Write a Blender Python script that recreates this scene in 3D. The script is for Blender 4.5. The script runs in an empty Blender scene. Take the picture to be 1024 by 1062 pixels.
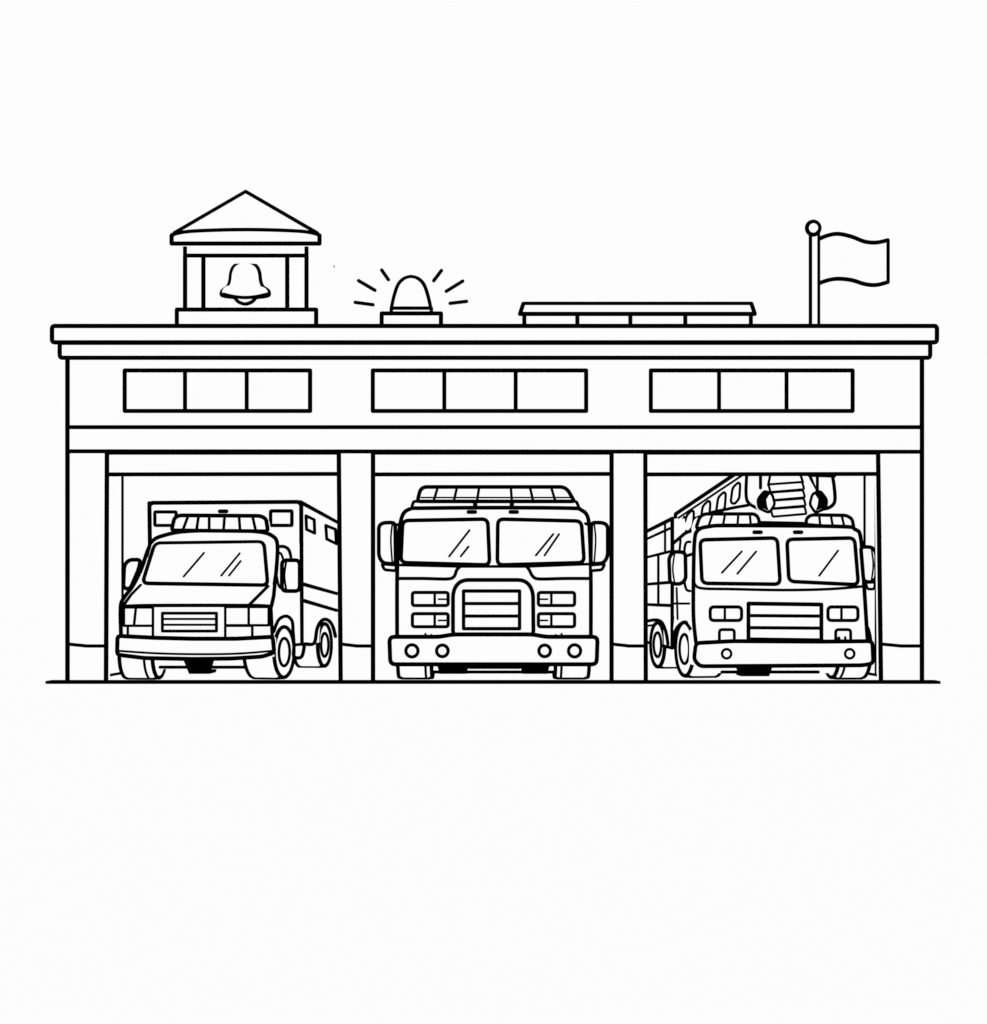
import bpy, math
from mathutils import Vector, Matrix

# ---------------------------------------------------------------- measuring helpers
# 80 units of the drawing = 1 metre on the station facade (y = 0)
CX, HZ, S, D = 512.0, 630.0, 80.0, 20.0
EYE = (708.0-HZ)/S
def P(u, v, d):
    k = (D+d)/D/S
    return Vector(((u-CX)*k, d, EYE+(HZ-v)*k))
def fr(d):
    return lambda u, v: P(u, v, d)
def sideX(h):               # vertical plane running front-to-back at lateral offset h
    return lambda u, v: P(u, v, D*(h/(u-CX)-1))
def pl(a, b, c, off=0.0):
    A, B, C = P(*a), P(*b), P(*c)
    n = (B-A).cross(C-A).normalized()
    eye = Vector((0, -D, EYE))
    if n.dot(eye-A) < 0: n = -n
    A2 = A+n*off
    def f(u, v):
        r = P(u, v, 0)-eye
        return eye+r*((A2-eye).dot(n)/r.dot(n))
    return f

# ---------------------------------------------------------------- materials
def self_lit_paper(name, val=0.98):
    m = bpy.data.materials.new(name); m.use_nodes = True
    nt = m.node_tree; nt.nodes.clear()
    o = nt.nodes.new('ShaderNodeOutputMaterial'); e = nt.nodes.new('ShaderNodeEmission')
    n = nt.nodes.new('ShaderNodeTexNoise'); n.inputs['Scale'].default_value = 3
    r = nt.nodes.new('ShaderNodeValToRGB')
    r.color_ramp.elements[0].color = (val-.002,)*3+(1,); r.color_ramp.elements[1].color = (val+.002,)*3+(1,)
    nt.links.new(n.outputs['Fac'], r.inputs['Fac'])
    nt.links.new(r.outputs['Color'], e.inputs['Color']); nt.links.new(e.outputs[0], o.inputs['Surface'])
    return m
WHITE = self_lit_paper('white_self_lit')  # every white surface glows by emission, so no shading falls on it
INK = bpy.data.materials.new('black_ink'); INK.use_nodes = True
nt = INK.node_tree; nt.nodes.clear()
o = nt.nodes.new('ShaderNodeOutputMaterial'); df = nt.nodes.new('ShaderNodeBsdfDiffuse')
df.inputs['Color'].default_value = (.0003, .0003, .0003, 1); nt.links.new(df.outputs[0], o.inputs['Surface'])

def empty(name, loc):
    e = bpy.data.objects.new(name, None); e.location = loc; e.empty_display_size = .3
    bpy.context.scene.collection.objects.link(e); return e

BV, BF = [], []
NS, NR = 8, 5
BV.append(Vector((0, 0, 1)))
for i in range(1, NR):
    t = math.pi*i/NR
    for j in range(NS):
        a = 2*math.pi*j/NS
        BV.append(Vector((math.sin(t)*math.cos(a), math.sin(t)*math.sin(a), math.cos(t))))
BV.append(Vector((0, 0, -1)))
for j in range(NS):
    BF.append((0, 1+j, 1+(j+1) % NS))
    for i in range(NR-2):
        a = 1+i*NS
        BF.append((a+j, a+NS+j, a+NS+(j+1) % NS, a+(j+1) % NS))
    a = 1+(NR-2)*NS
    BF.append((a+j, len(BV)-1, a+(j+1) % NS))

LW = 3.7
class Part:
    def __init__(s, parent, name):
        s.p, s.name, s.v, s.f, s.m = parent, name, [], [], []
    def face(s, pts, mat=0):
        b = len(s.v); s.v += [Vector(p) for p in pts]
        s.f.append(tuple(range(b, b+len(pts)))); s.m.append(mat)
    def tube(s, p, q, r):
        ax = q-p
        if ax.length < 1e-5: return
        ax.normalize(); a = ax.orthogonal().normalized(); c = ax.cross(a); b = len(s.v); N = 10
        for e in (p, q):
            for i in range(N):
                t = 2*math.pi*i/N; s.v.append(e+(a*math.cos(t)+c*math.sin(t))*r)
        for i in range(N):
            j = (i+1) % N; s.f.append((b+i, b+j, b+N+j, b+N+i)); s.m.append(1)
    def ball(s, p, r, mat=1):
        b = len(s.v); s.v += [p+x*r for x in BV]
        for f in BF: s.f.append(tuple(b+i for i in f)); s.m.append(mat)
    def wline(s, pts, w=None, closed=False):
        w = w or LW
        w *= 1.2 if w >= 3.5 else (1.13 if w >= 2.9 else 1.08)
        n = len(pts)
        R = [w/2/S*(D+p.y)/D for p in pts]
        for p, r in zip(pts, R): s.ball(p, r)
        for i in range(n if closed else n-1):
            s.tube(pts[i], pts[(i+1) % n], (R[i]+R[(i+1) % n])/2)
    def line(s, f, pts, w=None, closed=False):
        s.wline([f(*p) for p in pts], w, closed)
    def prism(s, f, pts, d1, outline=True, back=False, w=None, mat=0, edges=()):
        A = [f(*p) for p in pts]; B = [Vector((p.x, d1, p.z)) for p in A]; n = len(A)
        s.face(A, mat); s.face(B[::-1], mat)
        for i in range(n):
            j = (i+1) % n; s.face([A[i], B[i], B[j], A[j]], mat)
        if outline: s.wline(A, w, True)
        if back: s.wline(B, w, True)
        for i in edges: s.wline([A[i], B[i]], w)
    def panel(s, f, pts, t=.02, w=None, mat=0, outline=True):   # raised plate on any surface
        A0 = [f(*p) for p in pts]; A = [p+Vector((0, -t, 0)) for p in A0]; n = len(A)
        s.face(A, mat)
        for i in range(n):
            j = (i+1) % n; s.face([A[i], A0[i], A0[j], A[j]], mat)
        if outline: s.wline(A, w, True)
    def lathe(s, c, prof, mat=0, N=32):
        b = len(s.v); K = len(prof)
        for r, z in prof:
            for i in range(N):
                t = 2*math.pi*i/N; s.v.append(Vector((c.x+r*math.cos(t), c.y+r*math.sin(t), z)))
        for k in range(K-1):
            for i in range(N):
                j = (i+1) % N
                s.f.append((b+k*N+i, b+k*N+j, b+(k+1)*N+j, b+(k+1)*N+i)); s.m.append(mat)
    def build(s):
        me = bpy.data.meshes.new(s.name); me.from_pydata([tuple(v) for v in s.v], [], s.f)
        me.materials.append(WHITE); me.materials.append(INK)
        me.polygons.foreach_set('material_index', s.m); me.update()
        ob = bpy.data.objects.new(s.name, me); bpy.context.scene.collection.objects.link(ob)
        if s.p:
            ob.parent = s.p; ob.matrix_parent_inverse = Matrix.Translation(-s.p.location)
        return ob

def rc(pts, r=4, n=4):
    out = []; N = len(pts)
    for i in range(N):
        p = Vector(pts[i])
        a, b = Vector(pts[i-1]), Vector(pts[(i+1) % N])
        da, db = a-p, b-p
        A = p+da.normalized()*min(r, da.length/2.01); B = p+db.normalized()*min(r, db.length/2.01)
        for k in range(n+1):
            t = k/n; q = A*(1-t)**2+p*2*t*(1-t)+B*t*t; out.append((q.x, q.y))
    return out
def rect(a, b, c, d): return [(a, b), (c, b), (c, d), (a, d)]
def rr(a, b, c, d, r=4): return rc(rect(a, b, c, d), r)
def sm(pts, n=5, closed=False):
    out = []; N = len(pts)
    g = (lambda i: pts[i % N]) if closed else (lambda i: pts[max(0, min(N-1, i))])
    for i in range(N if closed else N-1):
        p0, p1, p2, p3 = g(i-1), g(i), g(i+1), g(i+2)
        for k in range(n):
            t = k/n
            out.append(tuple(.5*((2*b)+(c-a)*t+(2*a-5*b+4*c-e)*t*t+(3*b-a-3*c+e)*t**3) for a, b, c, e in zip(p0, p1, p2, p3)))
    if not closed: out.append(tuple(pts[-1]))
    return out
def ell(x, y, rx, ry, n=28):
    return [(x+rx*math.cos(2*math.pi*i/n), y+ry*math.sin(2*math.pi*i/n)) for i in range(n)]

def wheel(parent, name, u, d, r, w, yaw, hub_side, w_line=3.5, front=None):
    """tyre with rim and hub; u,d locate the centre of the outer face; hub_side +1 faces +x"""
    s = Part(parent, name)
    c = P(u, 630, d); c.z = r+.01
    M = Matrix.Rotation(yaw, 3, 'Z')
    def T(x, a, rad): return c+M @ Vector((x*hub_side, rad*math.cos(a), rad*math.sin(a)))
    N = 40
    prof = [(0, 0), (0, r*.9), (-.02, r*.96), (-.06, r), (-w+.06, r), (-w+.02, r*.96), (-w, r*.9), (-w, 0)]
    b = len(s.v)
    for x, rad in prof:
        for i in range(N): s.v.append(T(x, 2*math.pi*i/N, rad))
    for k in range(len(prof)-1):
        for i in range(N):
            j = (i+1) % N; s.f.append((b+k*N+i, b+k*N+j, b+(k+1)*N+j, b+(k+1)*N+i)); s.m.append(0)
    s.wline([T(0.01, 2*math.pi*i/N, r*.95) for i in range(N)], w_line, True)
    s.wline([T(.012, 2*math.pi*i/N, r*.52) for i in range(N)], w_line*.85, True)
    s.wline([T(-w, 2*math.pi*i/N, r*.96) for i in range(N)], w_line, True)
    for aa in (-math.pi/2, -math.pi/2-.25):
        s.wline([T(x, aa, r*q) for x, q in ((0, .95), (-.05, 1.01), (-w+.05, 1.01), (-w, .95))], w_line)
    if front is not None:
        s.wline([T(-w*front, math.pi+i*.1, r) for i in range(-6, 15)], 2.6)
    return s.build()

# ================================================================ ground & kerb
def box(s, a, b, mat=0):
    X = (a[0], b[0]); Y = (a[1], b[1]); Z = (a[2], b[2])
    v = [Vector((x, y, z)) for x in X for y in Y for z in Z]
    for f in ((0, 1, 3, 2), (4, 6, 7, 5), (0, 4, 5, 1), (2, 3, 7, 6), (0, 2, 6, 4), (1, 5, 7, 3)):
        s.face([v[i] for i in f], mat)
g = Part(None, 'ground'); g.face([(-400, -60, 0), (400, -60, 0), (400, 600, 0), (-400, 600, 0)]); g.build()
k = Part(None, 'pavement_kerb')
x0, x1 = P(48.5, 708, -.3).x, P(974.5, 708, -.3).x
box(k, (x0, -.36, 0), (x1, -.06, .038), 1); k.build()

# ================================================================ fire station
st = empty('fire_station', (0, 4, 0))
BK = 9.0
w = Part(st, 'walls')
w.prism(fr(0), rect(69, 371, 957, 468), BK, outline=False)
w.line(fr(-.03), [(70, 371), (70, 708)], 4.0); w.line(fr(-.03), [(956.5, 371), (956.5, 708)], 4.0)
for u in (-1, 1):
    a = 443/S*u; b = 434/S*u
    box(w, (min(a, b), .2, 0), (max(a, b), BK, P(0, 468, 0).z), 0)
    w.wline([Vector((b, .25, .015)), Vector((b, 2.5, .015))], 3.2)
    w.wline([Vector((b, 2.5, .01)), Vector((b, 2.5, 2.9))], 3.6)
    for z in (0.01, P(0, 468, 0).z):
        w.wline([Vector((a, 0.1, z)), Vector((a, BK, z))], 3)
    w.wline([Vector((a, BK, 0)), Vector((a, BK, 4.1))], 3)
w.wline([Vector((434/S, 1.86, .01)), Vector((434/S, 1.86, 2.9))], 3)
box(w, (-5.42, BK-.1, 0), (5.42, BK, 2.99), 0)
w.build()
bm = Part(st, 'lintel_beam')
bm.prism(fr(-.03), [(70, 443), (956, 443), (956, 468), (70, 468)], .0, outline=False)
bm.line(fr(-.03), [(70, 443), (956, 443)]); bm.line(fr(-.03), [(70, 468), (956, 468.5)])
bm.build()
pn = Part(st, 'pillars')
for a, b, a2, b2 in ((69, 111, 69, 110), (351.5, 387, 353.5, 387), (634.5, 669.5, 634.5, 670), (911, 957, 914, 957)):
    pn.prism(fr(0), [(a, 469), (b, 469), (b2, 708), (a2, 708)], .2, outline=False)
    if a > 80: pn.line(fr(-.02), [(a, 469), (a2, 708)], 4)
    if b < 950: pn.line(fr(-.02), [(b, 469), (b2, 708)], 4)
pn.build()
pp = Part(st, 'pillar_plinths')
for a, b in ((70, 110), (353.5, 387), (635, 670), (914, 956)):
    pp.prism(fr(-.02), [(a, 668.5), (b, 670), (b, 708), (a, 708)], 0, outline=False)
    pp.line(fr(-.02), [(a, 668), ((a+b)/2, 670), (b, 670)], 3.2)
pp.build()
dh = Part(st, 'garage_door_housings')
for a, b in ((111, 351), (387, 634), (670, 911)):
    dh.prism(fr(.05), [(a, 469), (b, 469), (b, 491.5), (a, 492)], .3, outline=False)
    dh.line(fr(.05), [(a+1, 492), (b-1, 491.5)]); dh.line(fr(.05), [(a+1, 470), (b-1, 470)], 3)
dh.build()
cn = Part(st, 'cornice')
cn.prism(fr(-.35), rr(54, 338, 972, 355, 3), BK+.3, back=True, w=4.0)
cn.prism(fr(-.18), rr(62, 355.5, 965, 371, 3), BK+.15, back=True, w=3.9)
cn.build()
for nm, a, b, q in (('window', 130, 322, (192, 256)), ('window', 387, 608, (461, 535)), ('window', 675, 884, (746, 816))):
    wd = Part(st, nm)
    wd.panel(fr(0), rect(a, 384.5, b, 426.5), .03, 3.8)
    for x in q: wd.line(fr(-.03), [(x, 385), (x, 426)], 3.7)
    wd.build()

# ================================================================ bell tower
bt = empty('bell_tower', P(255, 340, 1.1))
b = Part(bt, 'tower_base'); b.prism(fr(.2), rect(183.5, 321, 328, 350), 2.2, outline=False)
b.line(fr(.2), [(183.5, 337), (183.5, 321), (328, 321), (328, 337)], 3.8); b.build()
b = Part(bt, 'columns')
for a, c in ((192, 211), (298, 318)):
    b.prism(fr(.3), rect(a, 265, c, 321), .55, outline=False)
    for x in (a, c): b.line(fr(.29), [(x, 265), (x, 320)], 3.8)
b.prism(fr(1.9), rect(185, 255, 331, 325), 2.05, outline=False)
b.build()
b = Part(bt, 'frieze'); b.prism(fr(.3), rect(192, 253, 318, 265), 2.05, w=3.6); b.build()
b = Part(bt, 'roof')
b.prism(fr(.12), rc([(178, 244), (183, 241), (327, 241), (331.5, 244), (331.5, 252.5), (178, 252.5)], 2), 2.2, outline=False)
b.line(fr(.1), [(187, 239), (178, 244), (178, 252.5), (331.5, 252.5), (331.5, 244), (323, 239)], 3.8)
fl, frr, ap = P(181, 242, .15), P(329, 242, .15), P(255, 199, 1.15)
bl, br = Vector((fl.x, 2.15, fl.z)), Vector((frr.x, 2.15, frr.z))
for f3 in ((fl, frr, ap), (frr, br, ap), (br, bl, ap), (bl, fl, ap)): b.face(f3)
b.wline([fl, ap, frr], 4); b.wline([bl, ap, br], 3.4)
b.line(fr(.1), sm([(179, 243), (195, 240), (225, 238.5), (255, 238), (285, 238.5), (315, 240), (330, 243)]), 3.4)
b.build()
b = Part(bt, 'bell')
c = P(254.5, 290, .8)
def zz(v, d): return P(0, v, d).z
kk = (D+.8)/D/S
half = sm([(0, 273), (7, 273.5), (12, 277), (14.5, 283), (15.5, 291), (18, 297.5), (23, 301), (24.5, 304), (23, 306.5), (12, 308), (0, 308.5)], 4)
b.lathe(c, [(max(0, x-1)*kk, zz(y+(.8 if y < 300 else -1), .8)) for x, y in half])
b.line(fr(.8), [(254.5+x, y) for x, y in half]+[(254.5-x, y) for x, y in half[::-1]], 3.8)
for x in (249.5, 260): b.line(fr(.8), [(x, 262), (x, 273)], 3.2)
b.line(fr(.8), [(249.5, 268), (260, 268)], 2.4)
cl = sm([(244, 309), (248, 313), (254.5, 315), (261, 313), (265, 309)])
b.lathe(c, [(max(0, x-255.5)*kk, zz(y-1, .8)) for x, y in cl if x >= 254.5]); b.line(fr(.8), cl, 3.6)
b.line(fr(.45), sm([(232, 305), (243, 307.5), (254.5, 308.5), (266, 307.5), (277, 305)]), 3.2)
b.build()

# ================================================================ siren beacon
sr = empty('siren_beacon', P(426, 340, .6))
b = Part(sr, 'base'); b.prism(fr(.2), rect(396, 325, 457.5, 350), 1.0, outline=False)
b.line(fr(.2), [(396, 337), (396, 325), (457.5, 325), (457.5, 337)], 3.8)
b.prism(fr(.3), rect(406, 319.5, 447.5, 325), .9, w=3.4); b.build()
b = Part(sr, 'dome_lamp'); c = P(426.5, 300, .6); kk = (D+.6)/D/S
hd = sm([(0, 287), (7, 289), (13, 295), (17, 306), (20, 319)], 5)
b.lathe(c, [(max(0, x-1.2)*kk, zz(y+1.2, .6)) for x, y in hd])
b.line(fr(.6), [(426.5-x, y) for x, y in hd[::-1]]+[(426.5+x, y) for x, y in hd], 3.8); b.build()
b = Part(sr, 'light_rays')
for q in (((396, 280), (403, 290)), ((372, 291), (389, 301)), ((368.5, 313.5), (387, 316)),
          ((458, 280.5), (450, 291)), ((480, 291.5), (463, 302)), ((484, 312.5), (467, 314.5))):
    b.line(fr(.6), q, 3.4)
b.build()

# ================================================================ solar panel array
sp = empty('solar_panel_array', P(660, 340, 1))
b = Part(sp, 'supports'); b.prism(fr(.3), rect(544, 325, 779, 350), 1.8, outline=False)
for x in (544, 599, 654, 711, 779): b.line(fr(.3), [(x, 325), (x, 337)], 3.8)
b.build()
b = Part(sp, 'panel'); A = [P(543, 315, .35), P(779.5, 315, .35), P(783, 325.5, .2), P(539.5, 325.5, .2)]
B = [Vector((p.x, 1.9, p.z+.02)) for p in A]
b.face(A); b.face(B[::-1])
for i in range(4): b.face([A[i], B[i], B[(i+1) % 4], A[(i+1) % 4]])
b.wline(A, 3.9, True); b.wline(B, 3, True); b.build()

# ================================================================ flag
fg = empty('flag_on_pole', P(845, 340, .4))
b = Part(fg, 'pole'); c = P(845, 300, .4); kk = (D+.4)/D/S
b.lathe(c, [(0, zz(242, .4)), (3.0*kk, zz(242, .4)), (3.0*kk, zz(352, .4)), (0, zz(352, .4))])
for x in (841, 849): b.line(fr(.4), [(x, 243), (x, 345)], 3.5)
b.build()
b = Part(fg, 'ball_finial'); b.ball(P(843.7, 236.5, .4), 6.2*kk, 0); b.line(fr(.36), ell(843.7, 236.5, 6.6, 6.8), 3.7, True); b.build()
b = Part(fg, 'flag_cloth')
top = sm([(849, 248), (859, 244), (870, 242.5), (884, 245.5), (897, 250.5), (909, 251.5), (921, 249)], 4)
bot = sm([(849, 294), (859, 290.5), (870, 289), (884, 290.5), (897, 294.5), (909, 295.5), (921, 292.5)], 4)
dd = [.4+.09*math.sin(i/len(top)*7) for i in range(len(top))]
T = [P(x, y, q) for (x, y), q in zip(top, dd)]; Bo = [P(x, y, q) for (x, y), q in zip(bot, dd)]
for i in range(len(T)-1): b.face([T[i], T[i+1], Bo[i+1], Bo[i]])
b.wline(T+Bo[::-1], 3.7, False); b.build()

# ================================================================ ambulance
am = empty('ambulance', P(235, 708, 3))
bx = Part(am, 'patient_box')
SX = sideX(-200*1.11+3)
bx.prism(fr(2.2), [(155, 522), (312, 521), (312, 670), (155, 670)], 7.6, outline=False, edges=(0, 1), w=3.6)
bx.line(fr(2.18), [(156, 600), (155, 524), (158, 521.5), (309, 520.5), (312.5, 523), (313, 668)], 3.7)
bx.panel(fr(2.18), rr(161, 531, 183, 545, 1), .02, 3.2)
bx.panel(fr(2.18), rr(281, 530, 303, 545, 1), .02, 3.4)
bx.line(fr(2.16), [(228, 530.3), (235, 530.3)], 3.6)
bx.line(SX, [(317.5, 535), (326, 539), (326.5, 553), (318, 549)], 3.0, True)
bx.line(SX, [(338, 545), (348, 549), (349, 564), (339, 559)], 3.0, True)
bx.line(SX, [(315, 606), (349, 615.5)], 3.4); bx.line(SX, [(315, 623), (349, 633)], 3.4)
bx.line(SX, sm([(317, 668), (326, 667), (329, 652), (334, 643.5), (340, 643), (345, 649), (348, 660)]), 3.4)
bx.build()
cb = Part(am, 'cab')
poly = [(147, 606, 1.0), (284, 607, 1.0), (288.5, 568, 1.55), (286, 558, 1.7), (270, 552, 1.75), (230, 550, 1.75), (190, 551.5, 1.75), (168, 556, 1.7), (158, 563, 1.6)]
cb.face([P(*q) for q in poly])
cb.face([P(126, 628, .4), P(281, 628, .4), P(284, 607, 1.0), P(147, 606, 1.0)])
cb.prism(fr(.4), [(126, 628), (281, 628), (282, 681), (125, 681)], 1.5, outline=False)
cb.face([P(288.5, 568, 1.55), P(284, 607, 1.0), P(281, 628, .4), P(282, 681, .4), P(312, 682, 2.19), P(311, 563, 2.19), P(286, 558, 1.7)])
cb.face([P(158, 563, 1.6), P(147, 606, 1.0), P(126, 628, .4), P(125, 681, .4), P(155, 682, 2.19), P(160, 556, 2.19)])
cb.face([P(q[0], q[1], q[2]) for q in poly[2:]]+[P(160, 552, 2.19), P(308, 558, 2.19)])
cb.wline([P(*q)+Vector((0, -.02, 0)) for q in sm([(126, 660, .39), (125.5, 630, .39), (129, 620, .5), (138, 608, .9), (147, 590, 1.25), (154, 570, 1.55), (160, 560, 1.65), (170, 555.5, 1.7), (190, 551.5, 1.75), (230, 550, 1.75), (268, 551.5, 1.75), (283, 556, 1.7), (288, 565, 1.6), (287, 590, 1.2), (285, 606, 1.0)], 4)], 3.6)
WS = pl((147, 606, 1.0), (284, 607, 1.0), (222, 556, 1.7), .02)
cb.panel(WS, rc([(161, 563.5), (274, 562), (278, 607), (148, 605)], 6), .015, 3.5)
for q in (((212, 573.5), (191, 598)), ((249, 574), (230, 597)), ((250, 582), (238, 597))):  # glare on the glass, drawn as ink strokes
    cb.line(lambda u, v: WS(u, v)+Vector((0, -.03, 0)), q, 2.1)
HD = pl((126, 628, .4), (281, 628, .4), (284, 607, 1.0), .01)
cb.line(HD, [(278, 608), (258, 628)], 3.2)
cb.line(HD, [(146, 607), (136, 617), (128, 628)], 3.0)
cb.line(fr(.39), sm([(127, 629), (160, 628), (258, 628), (281, 629)]), 3.4)
cb.line(fr(.39), [(281, 629), (282.5, 660)], 3.4)
cb.wline([P(285, 607, .98), P(284, 618, .7), P(281.5, 629, .4)], 3.5)
SD = pl((284, 607, 1.0), (282, 681, .4), (313, 600, 2.19), .04)
cb.line(SD, sm([(288, 567), (295, 567), (300, 571), (302, 581)]), 3.2)
cb.line(SD, sm([(289, 573), (292, 575), (295, 584)]), 2.4)
cb.line(SD, sm([(289, 573), (286.5, 590), (289, 607), (294, 611)]), 2.6)
cb.line(SD, sm([(284, 655), (289, 643), (297, 639), (303, 644), (304, 655)]), 3.2)
cb.line(SD, sm([(304, 655), (305, 670), (305, 681), (313, 681), (316, 668)]), 3.4)
cb.line(SD, [(305, 669), (314, 668)], 3)
cb.build()
lb = Part(am, 'light_bar')
lb.prism(fr(1.45), rc([(178, 550), (181, 537), (186, 534.5), (270, 535), (276, 538), (278, 551)], 3), 1.75, w=3.6)
for a, c in ((195, 190), (206, 204), (217, 217), (233, 232), (248, 249), (262, 265)): lb.line(fr(1.43), [(a, 535.5), (c, 549)], 2.8)
lb.build()
gr = Part(am, 'grille_and_headlights')
gr.panel(fr(.4), rect(129, 630, 159, 649), .02, 2.6); gr.line(fr(.37), [(141, 630), (139, 649)], 2.6)
gr.panel(fr(.4), rect(133, 649, 159, 661), .02, 2.6)
gr.panel(fr(.4), rect(234, 629.5, 279, 648.5), .02, 2.6); gr.line(fr(.37), [(258, 629), (258, 648)], 2.6)
gr.panel(fr(.4), rect(234, 649, 262, 662), .02, 2.6)
gr.panel(fr(.4), rect(169, 636, 225, 654.5), .03, 2.9)
for y in (642, 648): gr.line(fr(.36), [(170, y), (224, y)], 2.2)
gr.build()
bp = Part(am, 'bumper')
bs = [(122, 659.5), (160, 661.5), (200, 662.5), (245, 662.5), (283, 660.5), (284.5, 677), (272, 681), (240, 683), (200, 683.5), (150, 682.5), (121.5, 679)]
bp.prism(fr(.3), rc(bs, 3, 2), .6, w=3.8)
bp.line(fr(.28), sm([(122, 675), (160, 677.5), (200, 678.5), (245, 678), (284, 675)]), 2.2)
bp.build()
ub = Part(am, 'underbody')
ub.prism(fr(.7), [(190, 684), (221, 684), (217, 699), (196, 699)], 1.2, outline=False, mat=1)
ub.prism(fr(.8), rect(165, 682, 262, 694), 6.8, outline=False)
ub.line(fr(.75), [(166, 692), (262, 692)], 3); ub.build()
mr = Part(am, 'mirrors')
mr.prism(fr(1.1), rr(292.5, 581, 311, 613, 5), 1.25, w=3.6); mr.line(fr(1.08), sm([(297, 582), (295, 597), (297, 612)]), 2.2)
mr.prism(fr(1.3), rc([(129, 586), (134, 580.5), (146, 580.5), (144, 590), (135, 611), (128, 610)], 4), 1.42, w=3.6)
mr.build()
wheel(am, 'front_wheel', 294, .9, .36, .42, math.radians(-15), 1)
wheel(am, 'front_wheel', 132, .9, .33, .44, math.radians(-4), -1, front=.75)
wheel(am, 'rear_wheel', 336, 4.9, .36, .40, math.radians(-12), 1)
wheel(am, 'rear_wheel', 190, 4.9, .36, .30, 0, -1)

# ================================================================ fire truck (middle bay)
ft = empty('fire_truck', P(512, 708, 3))
c = Part(ft, 'cab_body')
bodyw = [(412, 688), (412, 600), (414, 560), (417, 534), (426, 527), (600, 527), (609, 531), (612, 560), (613, 600), (613, 688)]
c.prism(fr(.6), bodyw, 7.8, outline=False, back=False)
c.line(fr(.59), sm([(412, 661), (412, 600), (413.5, 560), (417, 536), (425, 528), (440, 527), (512, 526.5), (590, 527), (603, 529), (610, 537), (612, 560), (613, 600), (613, 661)], 5), 3.6)
c.line(fr(.58), sm([(412, 600), (440, 600), (464, 600.5), (471, 598), (474, 591), (478, 587)]), 3.2)
c.line(fr(.58), sm([(613, 600), (585, 600), (560, 600.5), (553, 598), (549, 591), (546, 587)]), 3.2)
c.line(fr(.58), [(414, 586), (478, 587.5), (546, 587.5), (611, 585)], 2.8)
for x in (489.5, 533): c.line(fr(.58), [(x-3.5, 531), (x+3.5, 531)], 3.6)
c.build()
c = Part(ft, 'windshield')
c.panel(fr(.6), rc([(418, 540), (506, 538.5), (508, 586), (416, 583.5)], 6), .03, 3.5)
c.panel(fr(.6), rc([(516.5, 538.5), (603, 540.5), (606, 583.5), (516, 586)], 6), .03, 3.5)
for q in (((487, 550), (466, 577)), ((486, 567), (478, 577)), ((574, 554), (556, 576)), ((580, 554), (565, 576))):  # painted reflections: slanted glare lines on both panes
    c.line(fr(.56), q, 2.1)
c.build()
c = Part(ft, 'light_bar')
c.prism(fr(.75), rc([(427, 527), (429, 520), (598, 520), (601, 527)], 2), 1.3, w=3.0)
c.prism(fr(.7), rc([(433, 520), (436, 508), (440, 505), (584, 505), (589, 508), (596, 520)], 3), 1.25, w=3.5)
for a, e in ((454, 450), (474, 471), (497, 495), (530, 531), (550, 553), (572, 576)): c.line(fr(.68), [(a, 506), (e, 519)], 2.6)
c.line(fr(.68), [(437, 516), (592, 516)], 1.6)
for x in (493, 531): c.line(fr(.72), [(x, 520), (x, 525)], 4.0)
c.build()
c = Part(ft, 'grille')
c.prism(fr(.5), rc([(470, 662), (470, 612), (478, 601.5), (545, 601.5), (553, 612), (553.5, 662)], 8), .6, w=3.6)
c.panel(fr(.5), rect(481, 613, 539, 652), .03, 3.4)
for y in (626, 639): c.line(fr(.46), [(482, y), (538, y)], 3.2)
c.build()
c = Part(ft, 'headlights')
for (a, b_, q) in ((428, 465, 451), (558.5, 596, 572)):
    for y in (614.5, 636.5):
        c.panel(fr(.6), rr(a, y, b_, y+13.5, 2.5), .03, 3.2)
        s2 = 4 if a < 500 else -4
        c.line(fr(.56), [(q, y), (q, y+13)], 2.6)
        c.line(fr(.56), [(q+s2, y+7), (b_ if a < 500 else a, y+7)], 1.8)
c.build()
c = Part(ft, 'bumper')
c.prism(fr(.32), rc([(404, 660.5), (456, 660.5), (470, 658), (553, 658), (566, 660.5), (620, 660.5), (619, 689), (405, 689)], 5, 3), .62, w=3.8)
for x, r_ in ((427.5, 6.3), (459, 6), (565, 6), (596, 6.3)):
    c.panel(fr(.32), ell(x, 675, r_, r_, 20), .03, 3.2)
c.build()
c = Part(ft, 'mirrors')
for m_ in (1, -1):
    X = (lambda x: x) if m_ == 1 else (lambda x: 1024.5-x-1)
    c.prism(fr(.5), rc([(X(393), 545), (X(398), 542), (X(410), 542), (X(410.5), 585), (X(397), 584), (X(393), 577)], 4), .68, w=3.5)
    c.line(fr(.48), sm([(X(407), 543), (X(405.5), 560), (X(407), 584)]), 1.8)
    c.prism(fr(.52), rc([(X(396), 585), (X(411), 586), (X(411), 592), (X(399), 591)], 2), .66, w=3.0)
    c.line(fr(.56), [(X(410), 545), (X(416), 543)], 3)
c.build()
c = Part(ft, 'underbody')
c.prism(fr(.9), rect(440, 686, 586, 697), 7.5, outline=False)
c.line(fr(.85), [(450, 697), (574, 697)], 3)
for a, e in ((453, 487), (539, 571)):
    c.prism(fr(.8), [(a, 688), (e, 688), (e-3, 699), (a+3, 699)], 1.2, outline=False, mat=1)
c.line(fr(.8), [(487, 692), (539, 692)], 3.4)
c.build()
for u, hs, nm in ((415, -1, 'front_wheel'), (609, 1, 'front_wheel'), (430, -1, 'rear_wheel'), (594, 1, 'rear_wheel')):
    wheel(ft, nm, u, .95 if nm[0] == 'f' else 5.6, .4, .44, 0, hs, front=.82 if nm[0] == 'f' else None)

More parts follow.
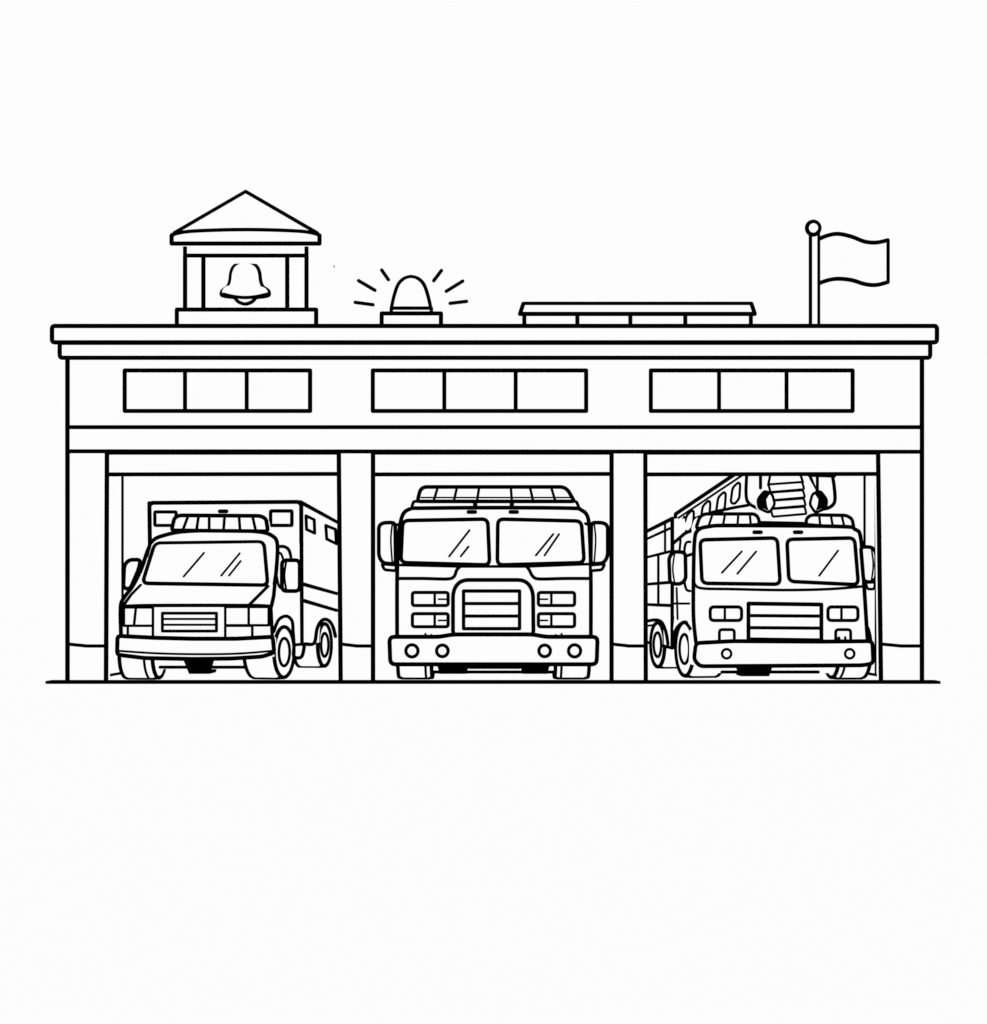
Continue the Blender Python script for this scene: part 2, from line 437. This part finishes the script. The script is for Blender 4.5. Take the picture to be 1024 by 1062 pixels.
# ================================================================ ladder fire truck
lt = empty('ladder_fire_truck', P(800, 708, 3))
HX = 208*1.03
LS = sideX(HX-3)
c = Part(lt, 'cab_body')
cab = [(720.5, 690), (719.5, 610), (721, 556), (726, 548), (740, 545.5), (878, 546), (889, 549), (894, 560), (898, 610), (900, 690)]
c.prism(fr(.6), cab, 3.1, outline=False)
c.line(fr(.59), sm([(722, 666), (719.5, 640), (719.5, 600), (720.5, 562), (724, 550), (736, 546), (760, 545), (870, 546), (887, 549), (893, 558), (896, 600), (900, 664)], 5), 3.6)
for x in (786, 828): c.line(fr(.58), [(x-3.5, 552), (x+3.5, 552)], 3.6)
c.line(fr(.58), sm([(720, 604), (727, 610), (760, 611), (812, 612), (860, 611), (897, 608)]), 2.8)
c.line(LS, sm([(716, 551), (711, 553), (705, 558), (699, 563)]), 3.4)
c.line(LS, [(698, 562), (697.5, 640)], 3.2)
c.line(LS, sm([(716, 562), (712, 563), (710, 572), (710, 600), (712, 611), (716, 613)]), 2.6)
c.line(LS, [(706, 560), (705, 572)], 2.4)
c.line(LS, [(702, 610), (703, 642)], 2.2); c.line(LS, [(699, 626), (715, 626)], 2.2)
c.line(LS, sm([(699, 668), (700, 656), (705, 648), (711, 646), (716, 652)]), 3.2)
c.line(LS, sm([(698, 640), (697, 655), (699, 672)]), 3)
c.build()
c = Part(lt, 'rear_body')
rb = [P(697.5, 538, 3.1), P(880, 538, 3.1), P(880, 672, 3.1), P(697.5, 672, 3.1)]
rbk = [Vector((q.x, 8.2, q.z)) for q in rb]
c.face(rb); c.face(rbk[::-1])
for i in range(4): c.face([rb[i], rbk[i], rbk[(i+1) % 4], rb[(i+1) % 4]])
c.wline([rb[3], rb[0], rbk[0]], 3.5); c.wline([rb[3], rbk[3]], 3)
c.line(LS, [(695, 548), (671, 559)], 2.6)
c.line(LS, [(695, 572), (671, 578)], 2.8); c.line(LS, [(695, 604), (671, 606)], 3.0); c.line(LS, [(695, 628), (671, 627)], 3.0)
c.line(LS, [(683, 577), (683, 627)], 2.6); c.line(LS, [(690, 542), (690, 572)], 2.4)
c.line(LS, sm([(672, 644), (681, 643), (687, 646), (691, 656), (693, 668)]), 3.2)
c.line(LS, sm([(672, 649), (680, 649), (684, 656)]), 2.2)
c.build()
c = Part(lt, 'windshield')
c.panel(fr(.6), rc([(726, 560), (806, 558), (809, 606), (728, 605)], 6), .03, 3.5)
c.panel(fr(.6), rc([(816, 559.5), (886, 558), (890, 606.5), (818, 603)], 6), .03, 3.5)
for q in (((769.5, 572), (749, 594)), ((784.5, 572), (765, 595)), ((869.5, 571), (850, 597))): c.line(fr(.56), q, 2.1)  # inked glare marks stand in for window reflections
c.build()
c = Part(lt, 'light_bar')
c.prism(fr(.72), rect(740, 541, 870, 547), 1.3, outline=False)
c.prism(fr(.7), rc([(722, 548), (726, 536), (731, 533), (783, 533), (787, 537), (788, 544)], 3), 1.25, w=3.4)
c.prism(fr(.7), rc([(836, 544), (837, 537), (842, 534), (878, 534.5), (884, 538), (886, 548)], 3), 1.25, w=3.4)
c.line(fr(.7), [(788, 542), (836, 543)], 3.4)
for a, e in ((739, 735), (752, 750), (766, 765), (778, 779), (850, 851), (862, 864), (873, 876)): c.line(fr(.68), [(a, 534), (e, 546)], 2.5)
c.build()
c = Part(lt, 'grille_and_headlights')
c.panel(fr(.6), [(776, 626), (851.5, 627), (851.5, 664), (776, 663)], .04, 3.6)
for y in (638.5, 651): c.line(fr(.55), [(777, y), (851, y+.5)], 3.2)
for a, e, q in ((736.5, 769, 752), (858.5, 889.5, 873)):
    c.panel(fr(.6), rr(a, 629.5, e, 643.5, 4), .03, 3.2); c.line(fr(.56), [(q, 630), (q, 643)], 2.6)
for a in (746, 866.5): c.panel(fr(.6), rr(a, 653, a+15.5, 670, 3), .03, 2.9)
c.build()
c = Part(lt, 'bumper')
c.prism(fr(.32), rc([(722, 667), (760, 665), (851, 665.5), (905, 665), (906, 688), (895, 690), (726, 691), (720, 684)], 4, 3), .6, w=3.7)
for x in (753.5, 881): c.panel(fr(.32), ell(x, 678, 4.8, 4.8, 18), .03, 2.6)
c.build()
c = Part(lt, 'mirrors')
c.prism(fr(.9), rc([(694, 578), (699, 572), (711, 573), (711.5, 601), (706, 606), (695, 605)], 4), 1.05, w=3.5)
c.line(fr(.88), sm([(700, 573), (698, 590), (700, 605)]), 1.8)
c.wline([P(711, 577, .95), P(720, 574, .65)], 3)
c.prism(fr(.5), rc([(893, 567), (905, 567.5), (909, 573), (909, 600), (904, 604), (896, 603)], 4), .66, w=3.5)
c.line(fr(.48), sm([(904, 568), (906, 586), (904, 603)]), 1.8)
c.prism(fr(.55), rc([(898, 604), (908, 604), (907, 611), (900, 611)], 2), .66, w=2.8)
c.build()
c = Part(lt, 'underbody')
c.prism(fr(.9), rect(735, 688, 880, 698), 7.5, outline=False); c.line(fr(.85), [(749, 697), (849, 697)], 3)
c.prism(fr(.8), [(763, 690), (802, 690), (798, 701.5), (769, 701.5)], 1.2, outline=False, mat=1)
c.build()
wheel(lt, 'front_wheel', 711, 1.35, .39, .44, math.radians(12), -1)
wheel(lt, 'front_wheel', 894, .95, .39, .42, math.radians(4), 1, front=.8)
wheel(lt, 'rear_wheel', 683, 4.6, .37, .42, math.radians(12), -1)
wheel(lt, 'rear_wheel', 850, 4.7, .37, .30, 0, 1)
# ladder
c = Part(lt, 'aerial_ladder')
LP = pl((700, 550, 3.4), (776, 492, 1.9), (776, 520, 1.9))
LPo = pl((700, 550, 3.4), (776, 492, 1.9), (776, 520, 1.9), .03)
def lad(pts, w=3.4, **k): c.line(LPo, pts, w, **k)
lw = [(698, 549), (701, 533), (768, 488), (776, 486), (776, 531), (722, 535), (706, 552)]
A = [LP(*q) for q in lw]; B = [q+Vector((.25, .9, 0)) for q in A]
c.face(A); c.face(B[::-1])
for i in range(len(A)): c.face([A[i], B[i], B[(i+1) % len(A)], A[(i+1) % len(A)]])
lad([(699, 550), (701, 533), (768, 488)], 3.5); lad([(704, 537), (770, 493)], 2.2)
lad([(703, 549), (710, 536)], 2.4); lad(sm([(775, 488), (774, 512), (777, 522), (788, 528)]), 3.2)
lad([(720, 538), (740, 531), (764, 526), (776, 524)], 3.0)
for x, y in ((715, 541), (732, 531), (748, 522), (763, 512)):
    h = 11
    lad(rc([(x-5, y+h-2), (x-3, y-h+5), (x+3, y-h-1), (x+5, y-h+1), (x+4, y+h-6), (x-1, y+h)], 3), 2.6, closed=True)
c.build()
c = Part(lt, 'ladder_turret')
c.prism(fr(1.5), [(790, 485), (833, 485), (846, 508), (846, 535), (790, 540)], 2.3, outline=False)
c.line(fr(1.48), [(789, 488), (789, 506)], 3.2)
# stack of folded ladder sections
for i, y in enumerate((501, 509.5, 518, 526.5)):
    q = i*.8
    c.panel(fr(1.48), rc([(797+q, y+1.5), (832+q, y-1), (834+q, y+6.5), (799+q, y+9.5)], 1.5, 2), .02, 2.4)
c.line(fr(1.48), [(800, 488), (797, 503)], 2.6); c.line(fr(1.48), [(829, 488), (833, 500)], 2.6)
c.prism(fr(1.6), [(838, 486), (866, 486), (866, 521), (861, 527), (850, 528), (838, 510)], 2.2, outline=False)
c.line(fr(1.58), [(839, 490), (846, 508)], 3.0); c.line(fr(1.58), [(848, 490), (848, 508)], 3.0)
c.line(fr(1.58), sm([(863, 490), (865.5, 505), (866, 520), (861, 526), (854, 528)]), 3.4)
c.line(fr(1.58), [(834, 493), (866, 494)], 2.8)
for cx_, m_ in ((795, 1), (849, -1)):      # pivot brackets
    pts = [(cx_-9*m_, 518), (cx_-2*m_, 509), (cx_+6*m_, 512), (cx_+9*m_, 523), (cx_+3*m_, 532), (cx_-8*m_, 527)]
    c.prism(fr(1.4), rc(pts, 3, 3), 1.6, w=2.8)
    c.face([P(x, y, 1.37) for x, y in ((cx_-8*m_, 519), (cx_-2*m_, 510), (cx_+4*m_, 512), (cx_, 518), (cx_+m_, 525), (cx_+3*m_, 530), (cx_-7*m_, 526))], 1)
c.build()

# ================================================================ light, sky, camera
wld = bpy.data.worlds.new('World'); bpy.context.scene.world = wld; wld.use_nodes = True
bg = wld.node_tree.nodes['Background']; bg.inputs['Color'].default_value = (.982, .982, .982, 1); bg.inputs['Strength'].default_value = 1
sl = bpy.data.lights.new('sun', 'SUN'); sl.energy = 1; sl.angle = math.radians(15)
so = bpy.data.objects.new('sun', sl); so.rotation_euler = (math.radians(40), 0, math.radians(-20)); bpy.context.scene.collection.objects.link(so)
cam = bpy.data.cameras.new('camera'); co = bpy.data.objects.new('camera', cam); bpy.context.scene.collection.objects.link(co)
co.location = (0, -D, EYE); co.rotation_euler = (math.pi/2, 0, 0)
cam.sensor_fit = 'HORIZONTAL'; cam.sensor_width = 36; cam.lens = 36*D/(1024/S)
cam.shift_y = (HZ-531)/1024; cam.clip_end = 2000
bpy.context.scene.camera = co
vs = bpy.context.scene.view_settings; vs.view_transform = 'Standard'; vs.look = 'None'; vs.exposure = 0
